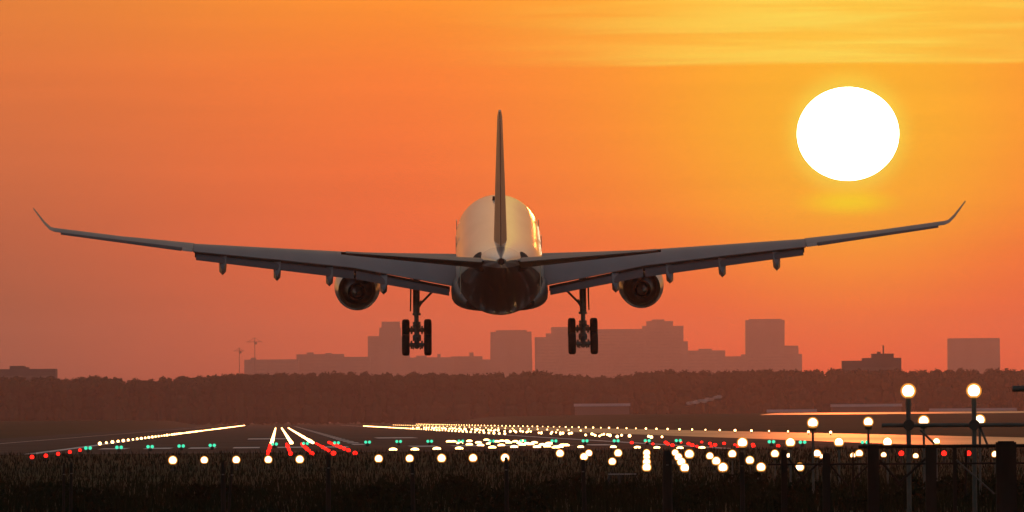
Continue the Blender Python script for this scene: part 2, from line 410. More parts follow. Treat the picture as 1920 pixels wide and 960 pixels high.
# ------------------------------------------------------------------ skyline
def block(mb, x0, x1, y0, D, y1=730, depth=28, xt0=None, xt1=None):
    """a building volume between picture columns x0..x1 with its roof at row y0, tapered to xt0..xt1"""
    xt0 = x0 if xt0 is None else xt0; xt1 = x1 if xt1 is None else xt1
    zt = at((x0 + x1) / 2, y0, D).z
    X0, X1, T0, T1 = (at(x, 690, D).x for x in (x0, x1, xt0, xt1))
    mb.add([(X0, D, 0), (X1, D, 0), (X1, D + depth, 0), (X0, D + depth, 0), (T0, D, zt), (T1, D, zt), (T1, D + depth, zt), (T0, D + depth, zt)],
           [(3, 2, 1, 0), (4, 5, 6, 7), (0, 1, 5, 4), (1, 2, 6, 5), (2, 3, 7, 6), (3, 0, 4, 7)])
    return X0, X1, zt
def building(label, D, vols, roofs=(), name='building', m='bld', group='buildings of the hazy skyline', cat='building', windows=True):
    if D > 10000: D *= 1.24
    c = at(sum(v[0] for v in vols) / len(vols), 690, D)
    root = empty(name, (c.x, D, 0)); tag(root, label, cat, group)
    inv = Vector((c.x, D, 0))
    dims = []
    for v in vols:
        w = MB(); dims.append((block(w, *v[:3], D + (v[5] if len(v) > 5 else 0), depth=v[4] if len(v) > 4 else 28, xt0=v[3][0] if len(v) > 3 and v[3] else None, xt1=v[3][1] if len(v) > 3 and v[3] else None), v))
        w.v = [tuple(Vector(p) - inv) for p in w.v]; w.build('wall', MT[m], root)
    if windows:
        for (X0, X1, zt), v in dims:
            if len(v) > 3 and v[3]:
                continue
            q = MB(); n = max(2, int(zt / 4.2)); off = v[5] if len(v) > 5 else 0
            for k in range(1, n):
                z = zt * k / n
                if z < 18: continue
                q.box(((X0 + X1) / 2 - c.x, off - .12, z), ((X1 - X0) * .9, .2, 1.7))
            if q.v: q.build('window_band', MT['glass'], root)
    for x0, x1, y0, yb in roofs:
        r_ = MB(); a = at(x0, yb, D); b = at(x1, y0, D)
        r_.box(((a.x + b.x) / 2 - c.x, 12, (a.z + b.z) / 2), (b.x - a.x, 12, abs(b.z - a.z) + .4)); r_.build('roof_plant', MT[m], root)
    return root
building('long low hazy building at the far left above the trees', 6500, [(-60, 104, 692), (18, 46, 686, None, 14, 6)], [(46, 53, 689, 692)], m='bld2')
building('long low row of hazy blocks left of the rounded tower', 12000, [(458, 560, 674), (556, 645, 664, None, 30, 40), (640, 694, 669, None, 30, -30)], [(470, 480, 671, 674), (575, 588, 661, 664), (610, 622, 662, 664)])
building('tall hazy tower with a sloped left shoulder behind the left landing gear', 12500, [(690, 768, 630, None, 40, 4), (700, 756, 614, (712, 752), 40, 2), (712, 752, 603, (716, 750), 40, 0)])
building('low ragged row of hazy roofs between the landing gear and square tower', 12200, [(764, 850, 670), (846, 905, 668, None, 30, 20), (900, 922, 674, None, 30, -20)], [(780, 800, 667, 670), (820, 826, 664, 670), (880, 888, 661, 668)])
building('square hazy tower block directly below the aircraft belly', 12500, [(918, 1000, 622, (920, 997)), (930, 988, 619, None, 20, 4)])
building('stepped hazy office block just left of the right landing gear', 12300, [(1003, 1062, 632, None, 40, 0), (1024, 1062, 625, None, 40, 3), (1034, 1118, 613, None, 40, 6)])
building('broad flat hazy office slab right of the right landing gear', 12400, [(1118, 1212, 617, None, 60, 0), (1205, 1282, 611, None, 60, 4), (1276, 1294, 640, (1276, 1290), 60, 2)], [(1212, 1262, 602, 611), (1222, 1246, 599, 603)])
building('low hazy building between the broad slab and the tall tower', 12100, [(1290, 1360, 657), (1355, 1402, 668, None, 30, 10)], [(1310, 1335, 654, 657)])
building('tallest hazy tower with a lower stepped wing on its right', 12500, [(1398, 1470, 600, (1399, 1472), 40, 0), (1468, 1504, 648, (1468, 1497), 40, 6), (1390, 1504, 664, None, 30, -14)], [(1404, 1466, 598, 601)])
building('dark stepped building with rooftop aerials among the trees on the right', 5800, [(1580, 1690, 676, None, 20, 0), (1618, 1690, 671, None, 20, 2), (1636, 1676, 663, None, 20, 4)], [(1657, 1658.4, 648, 663), (1646, 1652, 660, 664)], m='bld2')
building('square hazy block standing alone at the far right above the trees', 11500, [(1778, 1876, 634, (1779, 1875), 40, 0)])
# tower cranes
def crane(x, ytop, D, yj, x0, x1, label):
    base = at(x, 700, D); t = at(x, ytop, D); root = empty('tower_crane', (base.x, D, 0)); tag(root, label, 'crane', 'tower cranes on the skyline')
    q = MB(); q.box((0, 0, t.z / 2), (.8, .8, t.z)); q.build('mast', MT['bld2'], root)
    zj = at(x, yj, D).z; a = at(x0, yj, D).x - base.x; b = at(x1, yj, D).x - base.x
    q = MB(); q.box(((a + b) / 2, 0, zj), (b - a, .6, .6)); q.tube((0, 0, t.z), (b * .8, 0, zj), .2, n=5); q.tube((0, 0, t.z), (a * .8, 0, zj), .2, n=5); q.build('jib', MT['bld2'], root)
    q = MB(); q.box((1.5, 0, zj - 1.6), (2.2, 2, 2.4)); q.build('cab', MT['bld2'], root)
crane(478, 633, 13000, 641, 462, 492, 'taller faint tower crane on the hazy skyline at left')
crane(449, 652, 13000, 658, 438, 458, 'shorter faint tower crane on the hazy skyline at far left')
# low sheds before the wood
for x0, x1, yt, D, lab in ((1078, 1180, 757, 5300, 'long pale roofed shed in front of the wood below the right engine'), (1440, 1530, 768, 5200, 'low pale shed at the foot of the wood left of the lamps'), (1560, 1690, 758, 5350, 'long low pale greenhouse at the foot of the wood behind the lamps'), (1745, 1905, 766, 5250, 'wide low pale greenhouse at the foot of the wood at far right')):
    a, b = at(x0, yt, D), at(x1, yt, D); root = empty('shed', ((a.x + b.x) / 2, D, 0)); tag(root, lab, 'shed', 'sheds at the foot of the wood')
    w_ = b.x - a.x; q = MB(); q.box((0, 6, (a.z - 1.2) / 2), (w_, 12, a.z - 1.2)); q.build('wall', MT['bld2'], root)
    q = MB(); q.add([(-w_ / 2 - .5, -.5, a.z - 1.3), (w_ / 2 + .5, -.5, a.z - 1.3), (w_ / 2 + .5, 6, a.z), (-w_ / 2 - .5, 6, a.z), (w_ / 2 + .5, 12.5, a.z - 1.3), (-w_ / 2 - .5, 12.5, a.z - 1.3)], [(0, 1, 2, 3), (3, 2, 4, 5), (0, 5, 4, 1), (0, 3, 5), (1, 4, 2)])
    q.build('roof', MT['roof'], root)
# drifting steam
q = MB()
for k in range(9):
    f_ = k / 8; p = at(1292 + 56 * f_, 757 - 12 * f_ + rnd.uniform(-1.5, 1.5), 5300 + rnd.uniform(-3, 3)); q.ball(p, rnd.uniform(1.3, 2.2), 10, 7, sz=.55)
st_ = bpy.data.materials.new('steam'); st_.use_nodes = True; t = st_.node_tree; t.nodes.remove(t.nodes['Principled BSDF'])
vs_ = t.nodes.new('ShaderNodeVolumePrincipled'); vs_.inputs['Color'].default_value = (.95, .95, .95, 1); vs_.inputs['Density'].default_value = .18; t.links.new(vs_.outputs[0], t.nodes['Material Output'].inputs['Volume'])
tag(q.build('steam_plume', st_, fix=False), 'small pale plume of steam drifting before the wood', 'steam', None, 'stuff')
# antenna row at the far end
root = empty('antenna_array', at(990, 790, 4900)); root.location.z = 0; tag(root, 'row of four small dark antenna poles at the runway end', 'antenna')
for k, x in enumerate((977, 986, 996, 1003)):
    q = MB(); p = at(x, 772 + (k % 2), 4900); q.tube((p.x - root.location.x, 0, 0), (p.x - root.location.x, 0, p.z), .22, n=6); q.box((p.x - root.location.x, 0, p.z - .6), (1.5, .3, .5)); q.build('pole', MT['dark'], root)

# ------------------------------------------------------------------ aircraft
PD = 729.0
px = PD / F
jet = empty('passenger_jet', at(936, 487, PD))
TH = 4.0 + math.degrees(math.atan2(at(936, 487, PD).z - H, PD))
jet.rotation_euler = (R(TH), 0, R(.28))
tag(jet, 'white twin engine passenger jet seen from behind, landing with wheels down', 'aircraft')

def n12(s): return 10 * (.2969 * math.sqrt(max(s, 0)) - .126 * s - .3516 * s * s + .2843 * s ** 3 - .1036 * s ** 4)
SS = [0, .01, .03, .07, .13, .2, .3, .42, .55, .7, .85, 1.0]
def section(x, le, te, tu, td):
    up, lo = [], []
    for s in SS:
        y = le[0] + (te[0] - le[0]) * s; z = le[1] + (te[1] - le[1]) * s
        k = n12(s) if s < 1 else .03
        up.append(Vector((x, y, z + tu * k))); lo.append(Vector((x, y, z - td * k)))
    return up[::-1] + lo[1:]
def mirror(rings, sg): return rings if sg > 0 else [[Vector((-p.x, p.y, p.z)) for p in r_] for r_ in rings]

# fuselage: (y, half width, top, bottom)
FS = [(31.6, .06, -.62, -.78), (31.3, .5, -.2, -1.2), (30.6, 1.05, .35, -1.75), (29.4, 1.65, 1.05, -2.2), (27.8, 2.15, 1.85, -2.5), (25.8, 2.55, 2.45, -2.7), (23.5, 2.75, 2.72, -2.79), (21, 2.8, 2.8, -2.8),
      (14, 2.8, 2.8, -2.8), (7, 2.8, 2.8, -2.8), (0, 2.8, 2.8, -2.8), (-6, 2.8, 2.8, -2.8), (-10, 2.8, 2.8, -2.8), (-13, 2.78, 2.8, -2.62), (-16, 2.68, 2.8, -2.12), (-19, 2.48, 2.79, -1.42), (-22, 2.18, 2.78, -.62),
      (-24.5, 1.83, 2.76, .05), (-26.5, 1.52, 2.73, .62), (-28.5, 1.2, 2.68, 1.1), (-30.5, .85, 2.6, 1.55), (-32.2, .52, 2.5, 1.85), (-33.2, .3, 2.42, 2.0)]
def fring(y, w, t, b, n=40):
    zc, rz = (t + b) / 2, (t - b) / 2
    return [Vector((w * math.sin(2 * math.pi * k / n), y, zc + rz * math.cos(2 * math.pi * k / n))) for k in range(n)]
fm = MB(); fm.loft([fring(*f) for f in FS]); 
fus = fm.build('fuselage', MT['fus_shaded'], jet, smooth=60)
q = MB(); q.tube((0, -33.15, 2.21), (0, -33.75, 2.24), .24, .20, 16); q.build('exhaust_pipe', MT['metal'], fus, smooth=40)
q = MB(); q.box((-.27, 17.0, 2.88), (.20, .4, .28), taper=.7); q.build('antenna', MT['dark'], fus)
q = MB(); q.box((0, 4.0, -3.35), (.06, .5, .5), taper=.7); q.build('antenna', MT['dark'], fus)
# cabin doors
for sg in (1, -1):
    for y in (23.2, 7.5, -18.0):
        w = interp(-y, [(-25.8, 2.55), (-23.5, 2.75), (-21, 2.8), (10, 2.8), (16, 2.68), (19, 2.48)])
        q = MB(); q.box((sg * (w - .02), y, .1), (.05, 1.05, 1.9)); q.build('cabin_door', MT['white'], fus)
# belly fairing
def sring(y, w, t, b, n=32, e=3.0):
    zc, rz = (t + b) / 2, (t - b) / 2; out = []
    for k in range(n):
        a = 2 * math.pi * k / n; c, s_ = math.cos(a), math.sin(a)
        out.append(Vector((w * math.copysign(abs(s_) ** (2 / e), s_), y, zc + rz * math.copysign(abs(c) ** (2 / e), c))))
    return out
q = MB(); q.loft([sring(9.5, 2.2, -1.5, -2.85), sring(8, 2.75, -1.0, -3.0), sring(5, 3.05, -.55, -3.12), sring(0, 3.12, -.5, -3.14), sring(-4, 3.12, -.5, -3.05), sring(-6.5, 3.0, -.7, -2.78), sring(-9, 2.7, -1.2, -2.6), sring(-11, 2.2, -1.6, -2.5)])
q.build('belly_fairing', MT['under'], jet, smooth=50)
# fin
def vsec(z, le, te, ht):
    a = [Vector((ht * n12(s) if s < 1 else .03, le + (te - le) * s, z)) for s in SS]; b = [Vector((-p.x, p.y, p.z)) for p in a]
    return a[::-1] + b[1:]
q = MB(); q.loft([vsec(2.2, -18.6, -26.2, .42), vsec(3.2, -20.2, -26.6, .40), vsec(7, -23.3, -28.3, .29), vsec(10.85, -26.9, -29.7, .16), vsec(11.28, -27.6, -29.8, .08)])
fin = q.build('tail_fin', MT['fin'], jet, smooth=40)
def wedge(p):  # rudder-like tapered slab from rows of (z, yfront, yback, half)
    rings = [[Vector((h, f_, z)), Vector((.03, b_, z)), Vector((-.03, b_, z)), Vector((-h, f_, z))] for z, f_, b_, h in p]
    return rings
q = MB(); q.loft(wedge([(2.95, -26.15, -28.6, .36), (7, -28.05, -29.75, .24), (10.8, -29.4, -30.9, .12)])); q.build('rudder', MT['fin'], fin)
# tailplane
for sg in (1, -1):
    def tz(x): return 1.93 + (x - .5) * (2.74 - 1.93) / 9.4
    rg = []
    for x in (.5, 3, 6, 9.4, 9.9):
        t = (x - .5) / 9.4; le = -25.6 - 4.3 * t; te = -29.3 - 1.9 * t; c = le - te; th = .40 * (1 - t) + .10 * t
        if x == 9.9: le -= .9; th = .03
        zt = tz(x); rg.append(section(x, (le, zt - .07 * c - .06 - .02 * c), (te, zt), th * .75, th))
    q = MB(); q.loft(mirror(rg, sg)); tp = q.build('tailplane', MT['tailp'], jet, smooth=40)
    rg = []
    for x in (1.2, 9.6):
        t = (x - .5) / 9.4; f_ = -29.2 - 1.9 * t; b_ = f_ - 1.3 + .5 * t; z = tz(x); h = .10 - .04 * t
        rg.append([Vector((x, f_, z + h)), Vector((x, b_, z - .06 + .08)), Vector((x, b_, z - .06 + .03)), Vector((x, f_, z - h))])
    q = MB(); q.loft(mirror(rg, sg)); q.build('elevator', MT['tailp'], tp)
# wings
for sg in (1, -1):
    st = [section(1.5, (7.2, -.85), (-2.7, -1.52), 1.0, .7), section(3.1, (6.3, -.7), (-2.8, -1.46), 1.0, .65), section(6.2, (4.4, -.35), (-3.2, -.84), .76, .5), section(9.4, (2.4, .0), (-3.6, -.19), .55, .4),
          section(14.5, (-.9, .62), (-5.75, .55), .42, .3), section(19.6, (-4.1, 1.2), (-7.9, 1.24), .34, .22)]
    ou = [section(19.6, (-4.1, 1.2), (-8.4, 1.42), .34, .22), section(24.2, (-7.0, 1.99), (-10.05, 2.1), .24, .14), section(28.4, (-9.8, 2.85), (-11.75, 2.85), .14, .09)]
    q = MB(); q.loft(mirror(st, sg)); q.loft(mirror(ou, sg)); wg = q.build('wing', MT['wing'], jet, smooth=40)
    def slab(name, a, b, m, th=(.16, .1), par=wg):
        rg = []
        for (x, le, te), t in ((a, th[0]), (b, th[1])): rg.append(section(x, le, te, t, t * .6))
        k = MB(); k.loft(mirror(rg, sg)); return k.build(name, m, par, smooth=40)
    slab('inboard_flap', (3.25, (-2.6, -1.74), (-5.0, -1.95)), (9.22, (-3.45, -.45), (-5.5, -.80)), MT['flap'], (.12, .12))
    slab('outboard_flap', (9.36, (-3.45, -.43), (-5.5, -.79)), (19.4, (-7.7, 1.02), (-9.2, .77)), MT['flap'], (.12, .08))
    for nm, (xa, ya, za), (xb, yb, zb) in (('flap_gap_shade', (3.2, -2.62, -1.50), (9.3, -3.4, -.22)), ('flap_gap_shade', (9.3, -3.4, -.22), (19.5, -7.7, 1.2))):  # dark slab added for the shade in the slot ahead of the flaps
        q = MB(); q.loft(mirror([[Vector((x, y, z - .02)), Vector((x, y - .1, z - .02)), Vector((x, y - .02, z - .36)), Vector((x, y + .5, z - .36))] for x, y, z in ((xa, ya, za), (xb, yb, zb))], sg)); q.build(nm, MT['dark'], wg)
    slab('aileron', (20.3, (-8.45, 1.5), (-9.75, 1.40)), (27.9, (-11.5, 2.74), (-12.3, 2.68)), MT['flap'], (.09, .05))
    slab('aileron_panel', (19.62, (-8.0, 1.36), (-9.5, 1.32)), (20.26, (-8.4, 1.46), (-9.75, 1.42)), MT['wing'], (.08, .08))
    q = MB(); q.loft(mirror([section(28.35, (-9.75, 2.86), (-11.9, 2.86), .12, .09), section(28.6, (-10.0, 2.98), (-12.15, 2.98), .08, .06), section(28.95, (-10.6, 3.38), (-12.5, 3.38), .05, .05), section(29.6, (-12.2, 4.38), (-13.1, 4.38), .03, .03)], sg)); q.build('winglet', MT['wing'], wg, smooth=50)
    for k, (x, zb) in enumerate(((7.45, -2.2), (10.92, -1.64), (14.26, -1.27), (17.71, -.87))):
        yt = interp(x, [(3.2, -5.0), (9.3, -5.5), (19.5, -9.2)]); zt = interp(x, [(3.2, -1.95), (9.3, -.8), (19.5, .77)])
        bz = zb - .07 * (yt - .1)
        def pent(y, w, top, bot): return [Vector((x - w, y, top)), Vector((x - w, y, bot + (top - bot) * .30)), Vector((x, y, bot)), Vector((x + w, y, bot + (top - bot) * .30)), Vector((x + w, y, top))]
        q = MB(); q.loft(mirror([pent(yt + 4.6, .05, zt + .75, zt + .45), pent(yt + 3.6, .17, zt + .72, zt - .1), pent(yt + 1.6, .23, zt + .4, bz + .28), pent(yt + .1, .22, zt + .02, bz), pent(yt - .6, .13, zt - .16, bz + .06), pent(yt - 1.0, .03, zt - .34, bz + .22)], sg)); q.build('flap_fairing', MT['belly'], wg, smooth=30)
    # engine
    ex, ez = 9.23, -2.03
    def rings(lst, n=36, oz=0): return [[Vector((ex + r_ * math.cos(2 * math.pi * k / n), y, ez + oz + r_ * math.sin(2 * math.pi * k / n))) for k in range(n)] for y, r_ in lst]
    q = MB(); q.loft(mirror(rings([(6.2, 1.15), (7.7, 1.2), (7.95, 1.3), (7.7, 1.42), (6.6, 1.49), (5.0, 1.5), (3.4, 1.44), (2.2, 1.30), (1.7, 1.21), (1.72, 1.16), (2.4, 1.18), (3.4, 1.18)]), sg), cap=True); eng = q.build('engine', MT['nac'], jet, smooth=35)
    q = MB(); q.loft(mirror(rings([(3.3, 1.0), (2.2, .98), (1.1, .74), (.5, .58), (.52, .53), (1.2, .55)]), sg)); q.build('exhaust_nozzle', MT['metal'], eng, smooth=35)
    q = MB(); q.loft(mirror(rings([(1.2, .40), (.4, .36), (-.3, .2), (-.8, .03)]), sg)); q.build('exhaust_cone', MT['metal'], eng, smooth=35)
    q = MB(); q.loft(mirror([[Vector((ex + dx, y, z)) for dx, z in ((-w, zt), (w, zt), (w, zb), (-w, zb))] for y, w, zt, zb in ((6.4, .06, ez + 1.55, ez + 1.3), (4.0, .24, -.15, ez + 1.2), (1.2, .24, -.3, ez + .85), (-.9, .08, -.45, -.75))], sg)); q.build('pylon', MT['nac'], eng, smooth=30)
    # main landing gear
    gx = 5.36
    mxs = lambda p: (p[0] * sg, p[1], p[2])
    q = MB(); q.tube(mxs((gx, -1.55, -.9)), mxs((gx + .02, -1.8, -3.3)), .23, .21, 14); q.tube(mxs((gx + .02, -1.8, -3.3)), mxs((gx, -1.93, -4.85)), .15, .15, 12)
    q.tube(mxs((gx, -1.8, -3.28)), mxs((gx, -1.8, -3.42)), .27, .27, 12)
    gear = q.build('landing_gear', MT['gear'], jet, smooth=40)
    q = MB(); q.tube(mxs((gx, -.7, -4.33)), mxs((gx, -3.15, -5.36)), .17, .17, 10); q.ball(mxs((gx, -1.93, -4.85)), .27, 12, 8); q.build('bogie_beam', MT['gear'], gear, smooth=40)
    q = MB(); q.box(mxs((gx, -2.15, -3.9)), (.5, .10, .16)); q.tube(mxs((gx, -1.85, -3.45)), mxs((gx, -2.45, -4.0)), .07, n=8); q.tube(mxs((gx, -2.45, -4.0)), mxs((gx, -1.95, -4.6)), .07, n=8); q.box(mxs((gx, -1.95, -4.12)), (.52, .12, .22)); q.build('torque_link', MT['gear'], gear)
    q = MB(); q.tube(mxs((gx - .1, -1.75, -2.85)), mxs((gx - 1.45, -1.3, -1.5)), .075, n=8); q.tube(mxs((gx - .1, -1.8, -2.9)), mxs((gx - .35, -1.8, -2.5)), .10, n=8); q.build('side_brace', MT['gear'], gear)
    q = MB(); q.add([mxs(p) for p in ((gx + .30, -.4, -1.0), (gx + .30, -2.6, -1.1), (gx + .34, -2.4, -2.6), (gx + .36, -1.9, -3.15), (gx + .34, -.7, -2.6), (gx + .40, -.4, -1.0), (gx + .40, -2.6, -1.1), (gx + .42, -2.4, -2.6), (gx + .44, -1.9, -3.15), (gx + .42, -.7, -2.6))], [(0, 1, 2, 3, 4), (9, 8, 7, 6, 5), (0, 5, 6, 1), (1, 6, 7, 2), (2, 7, 8, 3), (3, 8, 9, 4), (4, 9, 5, 0)]); q.build('gear_door', MT['belly'], gear)
    for ay, azz in ((-.98, -4.44), (-2.9, -5.25)):
        q = MB(); q.tube(mxs((gx - .52, ay, azz)), mxs((gx + .52, ay, azz)), .13, n=10); q.tube(mxs((gx - .40, ay, azz)), mxs((gx - .28, ay, azz)), .26, n=12); q.tube(mxs((gx + .28, ay, azz)), mxs((gx + .40, ay, azz)), .26, n=12); q.build('axle', MT['gear'], gear, smooth=40)
        for dx in (-.71, .71):
            q = MB(); q.tube(mxs((gx + dx - .25, ay, azz)), mxs((gx + dx + .25, ay, azz)), .7, n=28, rings=[(0, .42), (.02, .58), (.1, .665), (.25, .70), (.75, .70), (.9, .665), (.98, .58), (1, .42)]); q.build('wheel', MT['tyre'], gear, smooth=40)
    for yy, zz in ((-1.1, -4.9), (-2.2, -5.35)):
        q = MB(); q.tube(mxs((gx + .22, yy + .2, zz + .1)), mxs((gx + .22, yy - .5, zz - .18)), .05, n=6); q.tube(mxs((gx - .22, yy + .2, zz + .1)), mxs((gx - .22, yy - .5, zz - .18)), .05, n=6); q.build('brake_rod', MT['gear'], gear)
# nose gear
q = MB(); q.tube((0, 25.2, -2.5), (0, 25.2, -4.1), .13, .1, 10); ng = q.build('nose_gear', MT['gear'], jet, smooth=40)
for dx in (-.35, .35):
    q = MB(); q.tube((dx - .16, 25.2, -4.2), (dx + .16, 25.2, -4.2), .5, n=20, rings=[(0, .3), (.1, .46), (.3, .5), (.7, .5), (.9, .46), (1, .3)]); q.build('wheel', MT['tyre'], ng, smooth=40)

# ------------------------------------------------------------------ airfield lights
ORD = ['first', 'second', 'third', 'fourth', 'fifth', 'sixth', 'seventh', 'eighth', 'ninth', 'tenth', 'eleventh', 'twelfth']
_globe = MB(); _globe.ball((0, 0, 0), .118, 20, 12)
_me = {}
def lamp(x, y, D, r, label, group, stem=True):
    p = at(x, y, D); root = empty('approach_lamp', (p.x, p.y, 0)); tag(root, label, 'lamp', group)
    if 'globe' not in _me:
        o = _globe.build('lamp_globe', MT['lampw'], root, smooth=True); _me['globe'] = o.data
        k = MB(); k.ball((0, 0, 0), .156, 20, 12); _me['cov'] = k.build('halo_shell', MT['halo'], root, smooth=True).data
        c = MB(); c.tube((0, 0, -.05), (0, 0, .05), .07, .09, 12); oc = c.build('lamp_collar', MT['dark'], root, smooth=40); _me['col'] = oc.data
    else:
        o = bpy.data.objects.new('lamp_globe', _me['globe']); oc = bpy.data.objects.new('lamp_collar', _me['col'])
        for k in (o, oc): COL.objects.link(k); k.parent = root
    ck = next((c for c in root.children if c.name.startswith('halo_shell')), None)
    if ck is None:
        ck = bpy.data.objects.new('halo_shell', _me['cov']); COL.objects.link(ck); ck.parent = root
    vr = rnd.uniform(.90, 1.06)
    for k in (o, ck): k.location = (0, 0, p.z); k.scale = [r * .84 * vr / .118] * 3
    oc.location = (0, 0.02, p.z - r * .98)
    zb = p.z - r * .98 - .05
    q = MB(); q.tube((0, .02, -.2), (0, .02, zb), .026 if p.z > 1 else .022, n=8); q.box((0, .02, .02), (.2, .2, .08)); q.build('stem', MT['steel'], root, smooth=40)
    return root
G1 = 'approach lamps of the near crossbars'
xs = [324, 383, 443, 503, 562]
for i, x in enumerate(xs): lamp(x, 863 - i * .4, 417, .150, '%s warm lamp from the left in the left bar of five by the grass' % ORD[i], G1)
xs = [710, 768, 828, 887, 947]
for i, x in enumerate(xs): lamp(x, 860 - i * .4, 417, .150, '%s warm lamp from the left in the bar of five below the aircraft' % ORD[i], G1)
for i, x in enumerate([1050, 1104, 1159, 1212.5, 1266]): lamp(x, 850 - i * .3, 442, .145, '%s warm lamp from the left in the row right of the centre post' % ORD[i], G1)
for i, (x, y, D) in enumerate([(1095, 856.5, 412), (1148, 865.5, 368), (1212.5, 857, 412), (1212.5, 866, 370), (1212.5, 876, 326), (1272, 857, 412), (1277.5, 866, 370), (1284, 877, 326), (1331, 855, 412), (1343, 864.5, 370), (1355.5, 876.5, 326), (1406, 863, 370), (1427, 876, 326), (1499.5, 876, 326), (1479, 854.5, 412), (1539, 856, 412), (1599, 854, 412), (1657, 853, 412), (1717, 855, 412)]):
    lab = {0: 'warm lamp peeping beside the post right of centre', 1: 'low warm lamp above the small trestle', 2: 'upper lamp of the straight vertical string of lamps', 3: 'middle lamp of the straight vertical string of lamps', 4: 'lowest lamp of the straight vertical string of lamps', 5: 'upper lamp of the slanting string right of the thick post', 6: 'middle lamp of the slanting string right of the thick post', 7: 'lowest lamp of the slanting string right of the thick post', 8: 'upper lamp of the three slanting left of the thin post', 9: 'middle lamp of the three slanting left of the thin post', 10: 'lowest lamp of the three slanting left of the thin post', 11: 'upper lamp of the slanting pair right of the thin post', 12: 'lower lamp of the slanting pair right of the thin post', 13: 'lone low lamp seen through the braces of the barrier', 14: 'small lamp touching the leftmost barrier post', 15: 'small lamp overlapping its brighter neighbour above the barrier braces', 16: 'small lamp left of its twin behind the barrier rail', 17: 'lamp right of the second thick barrier post', 18: 'lamp between two thick barrier posts beside a red light'}[i]
    lamp(x, y, D, .135 if i < 14 else .10, lab, G1)
for i, x in enumerate([1292.5, 1373, 1453, 1532, 1611]): lamp(x, 851.5 - i * .3, 310, .120 if i < 3 else .105, '%s lamp from the left in the widely spaced row behind the barrier' % ORD[i], G1)
lamp(1866, 852, 310, .105, 'lamp just left of the very wide dark post', G1)
for i, x in enumerate([1392, 1482, 1573, 1664, 1756]): lamp(x, 830 - i * .5, 275, .122 if i < 4 else .09, '%s lamp from the left in the row level with the red lights' % ORD[i], G1)
for i, x in enumerate([1524, 1628, 1732, 1837]): lamp(x, 793 - i * 1.9, 240, .112, '%s lamp from the left in the row on thin stems below the tall lamps' % ORD[i], G1)

# generic small lights: a lens on a short collar
def lightmesh(name, lens, r, h, collar=.5, flat=1.0):
    q = MB(); q.mi = 1; q.tube((0, 0, -h - .1), (0, 0, -r * flat * .3), r * collar, r * collar, 8); q.mi = 0; q.ball((0, 0, 0), r, 10, 6, sz=flat)
    return q.build(name, [lens, MT['dark']], smooth=40)
def place(proto, used, p, label, group, cat='light', s=1.0):
    o = proto if not used else proto.copy()
    if used: COL.objects.link(o)
    o.location = p; o.scale = (s, s, s); tag(o, label, cat, group); return o
farq = MB()
def row(name, lens, b, Dlist, h, r, label, group, limit, flat=1.0, jit=0.0):
    pr = lightmesh(name, lens, r, h, flat=flat); used = False
    for D in Dlist:
        bb = b + rnd.uniform(-jit, jit); p = rw(bb, D, h + hz(bb, D))
        if D <= limit: place(pr, used, p, label, group, s=rnd.choice((.7, .85, 1, 1, 1.1))); used = True
        else: farq.ball(p, r * 1.0, 8, 5, sz=flat)
row('runway_edge_light', MT['lampw2'], -12.8, [813 + 31 * k for k in range(118)], .3, .125, 'white edge light in the left row running away to the horizon', 'runway edge lights of the left row', 2350)
row('runway_edge_light', MT['lampw2'], 24, [1190 + 30 * k for k in range(66)], .3, .125, 'white edge light in the dotted row right of the runway centre', 'runway edge lights of the right row', 2500)
row('taxiway_light', MT['lampw2'], 54, [1100 + 46 * k for k in range(72)], .3, .13, 'white light in the upper dotted row in front of the right field', 'lights of the upper right row', 2900)
Dl = [905 + 37 * k for k in range(40)]
for k, b in enumerate((28.4, 30.0, 31.4)):
    row('touchdown_light', MT['lampw2'], b, [D + rnd.uniform(-7, 7) for i, D in enumerate(Dl) if (i * 7 + k * 3) % 5 != 0], .3, .125, 'white light in the crowded zigzag row between the two dotted rows', 'lights of the crowded middle row', 1500, jit=.5)
row('stop_light', MT['lampw2'], 39, [1450 + 60 * k for k in range(40)], .3, .10, 'dim white light between the dotted rows on the right', 'dim lights between the right rows', 1800)
for b, nm in ((-.45, 'left'), (1.08, 'middle'), (2.75, 'right')):
    row('centreline_light', MT['lampw2'], b, [880 + 26 * k for k in range(76)], .12, .15, 'white light in the %s of three bright converging lines' % nm, 'lights of the %s bright line' % nm, 1300, flat=.8)
# red barrettes
for k, (b, D0, D1) in enumerate(((-.50, 585, 830), (.68, 585, 870), (1.78, 585, 860), (2.9, 585, 880), (4.02, 585, 900))):
    gaps = {0: (), 1: (), 2: (), 3: (), 4: ()}[k]
    Dx = [585] + [D for D in range(640, int(D1), 40)]
    row('red_barrette_light', MT['lampr'], b, Dx, .12, .125, 'red light in the %s of five short lines before the runway' % ORD[k], 'red lights of the %s short line' % ORD[k], 9999, flat=.9)
for k, b in enumerate((24.6, 25.8, 27, 28.2, 29.4)):
    row('red_barrette_light', MT['lampr'], b, [665, 700, 740, 785], .12, .12, 'red light in the right hand cluster in front of the wet taxiway', 'red lights of the right cluster', 9999, flat=.8, jit=.3)
pr = lightmesh('red_edge_light', MT['lampr'], .095, .3); u_ = False
for i, (x, y) in enumerate(((60, 857), (86, 854.5), (109, 851), (131, 847.5), (150, 844))):
    place(pr, u_, gnd(x, y, .3), '%s red light from the left along the taxiway edge' % ORD[i], 'red lights at the left taxiway edge'); u_ = True
for i, x in enumerate((1690, 1770, 1816)):
    place(pr, u_, at(x, 850, 400), '%s red light from the left behind the timber barrier' % ORD[i], 'red lights behind the barrier')
    bpy.context.view_layer.objects.active
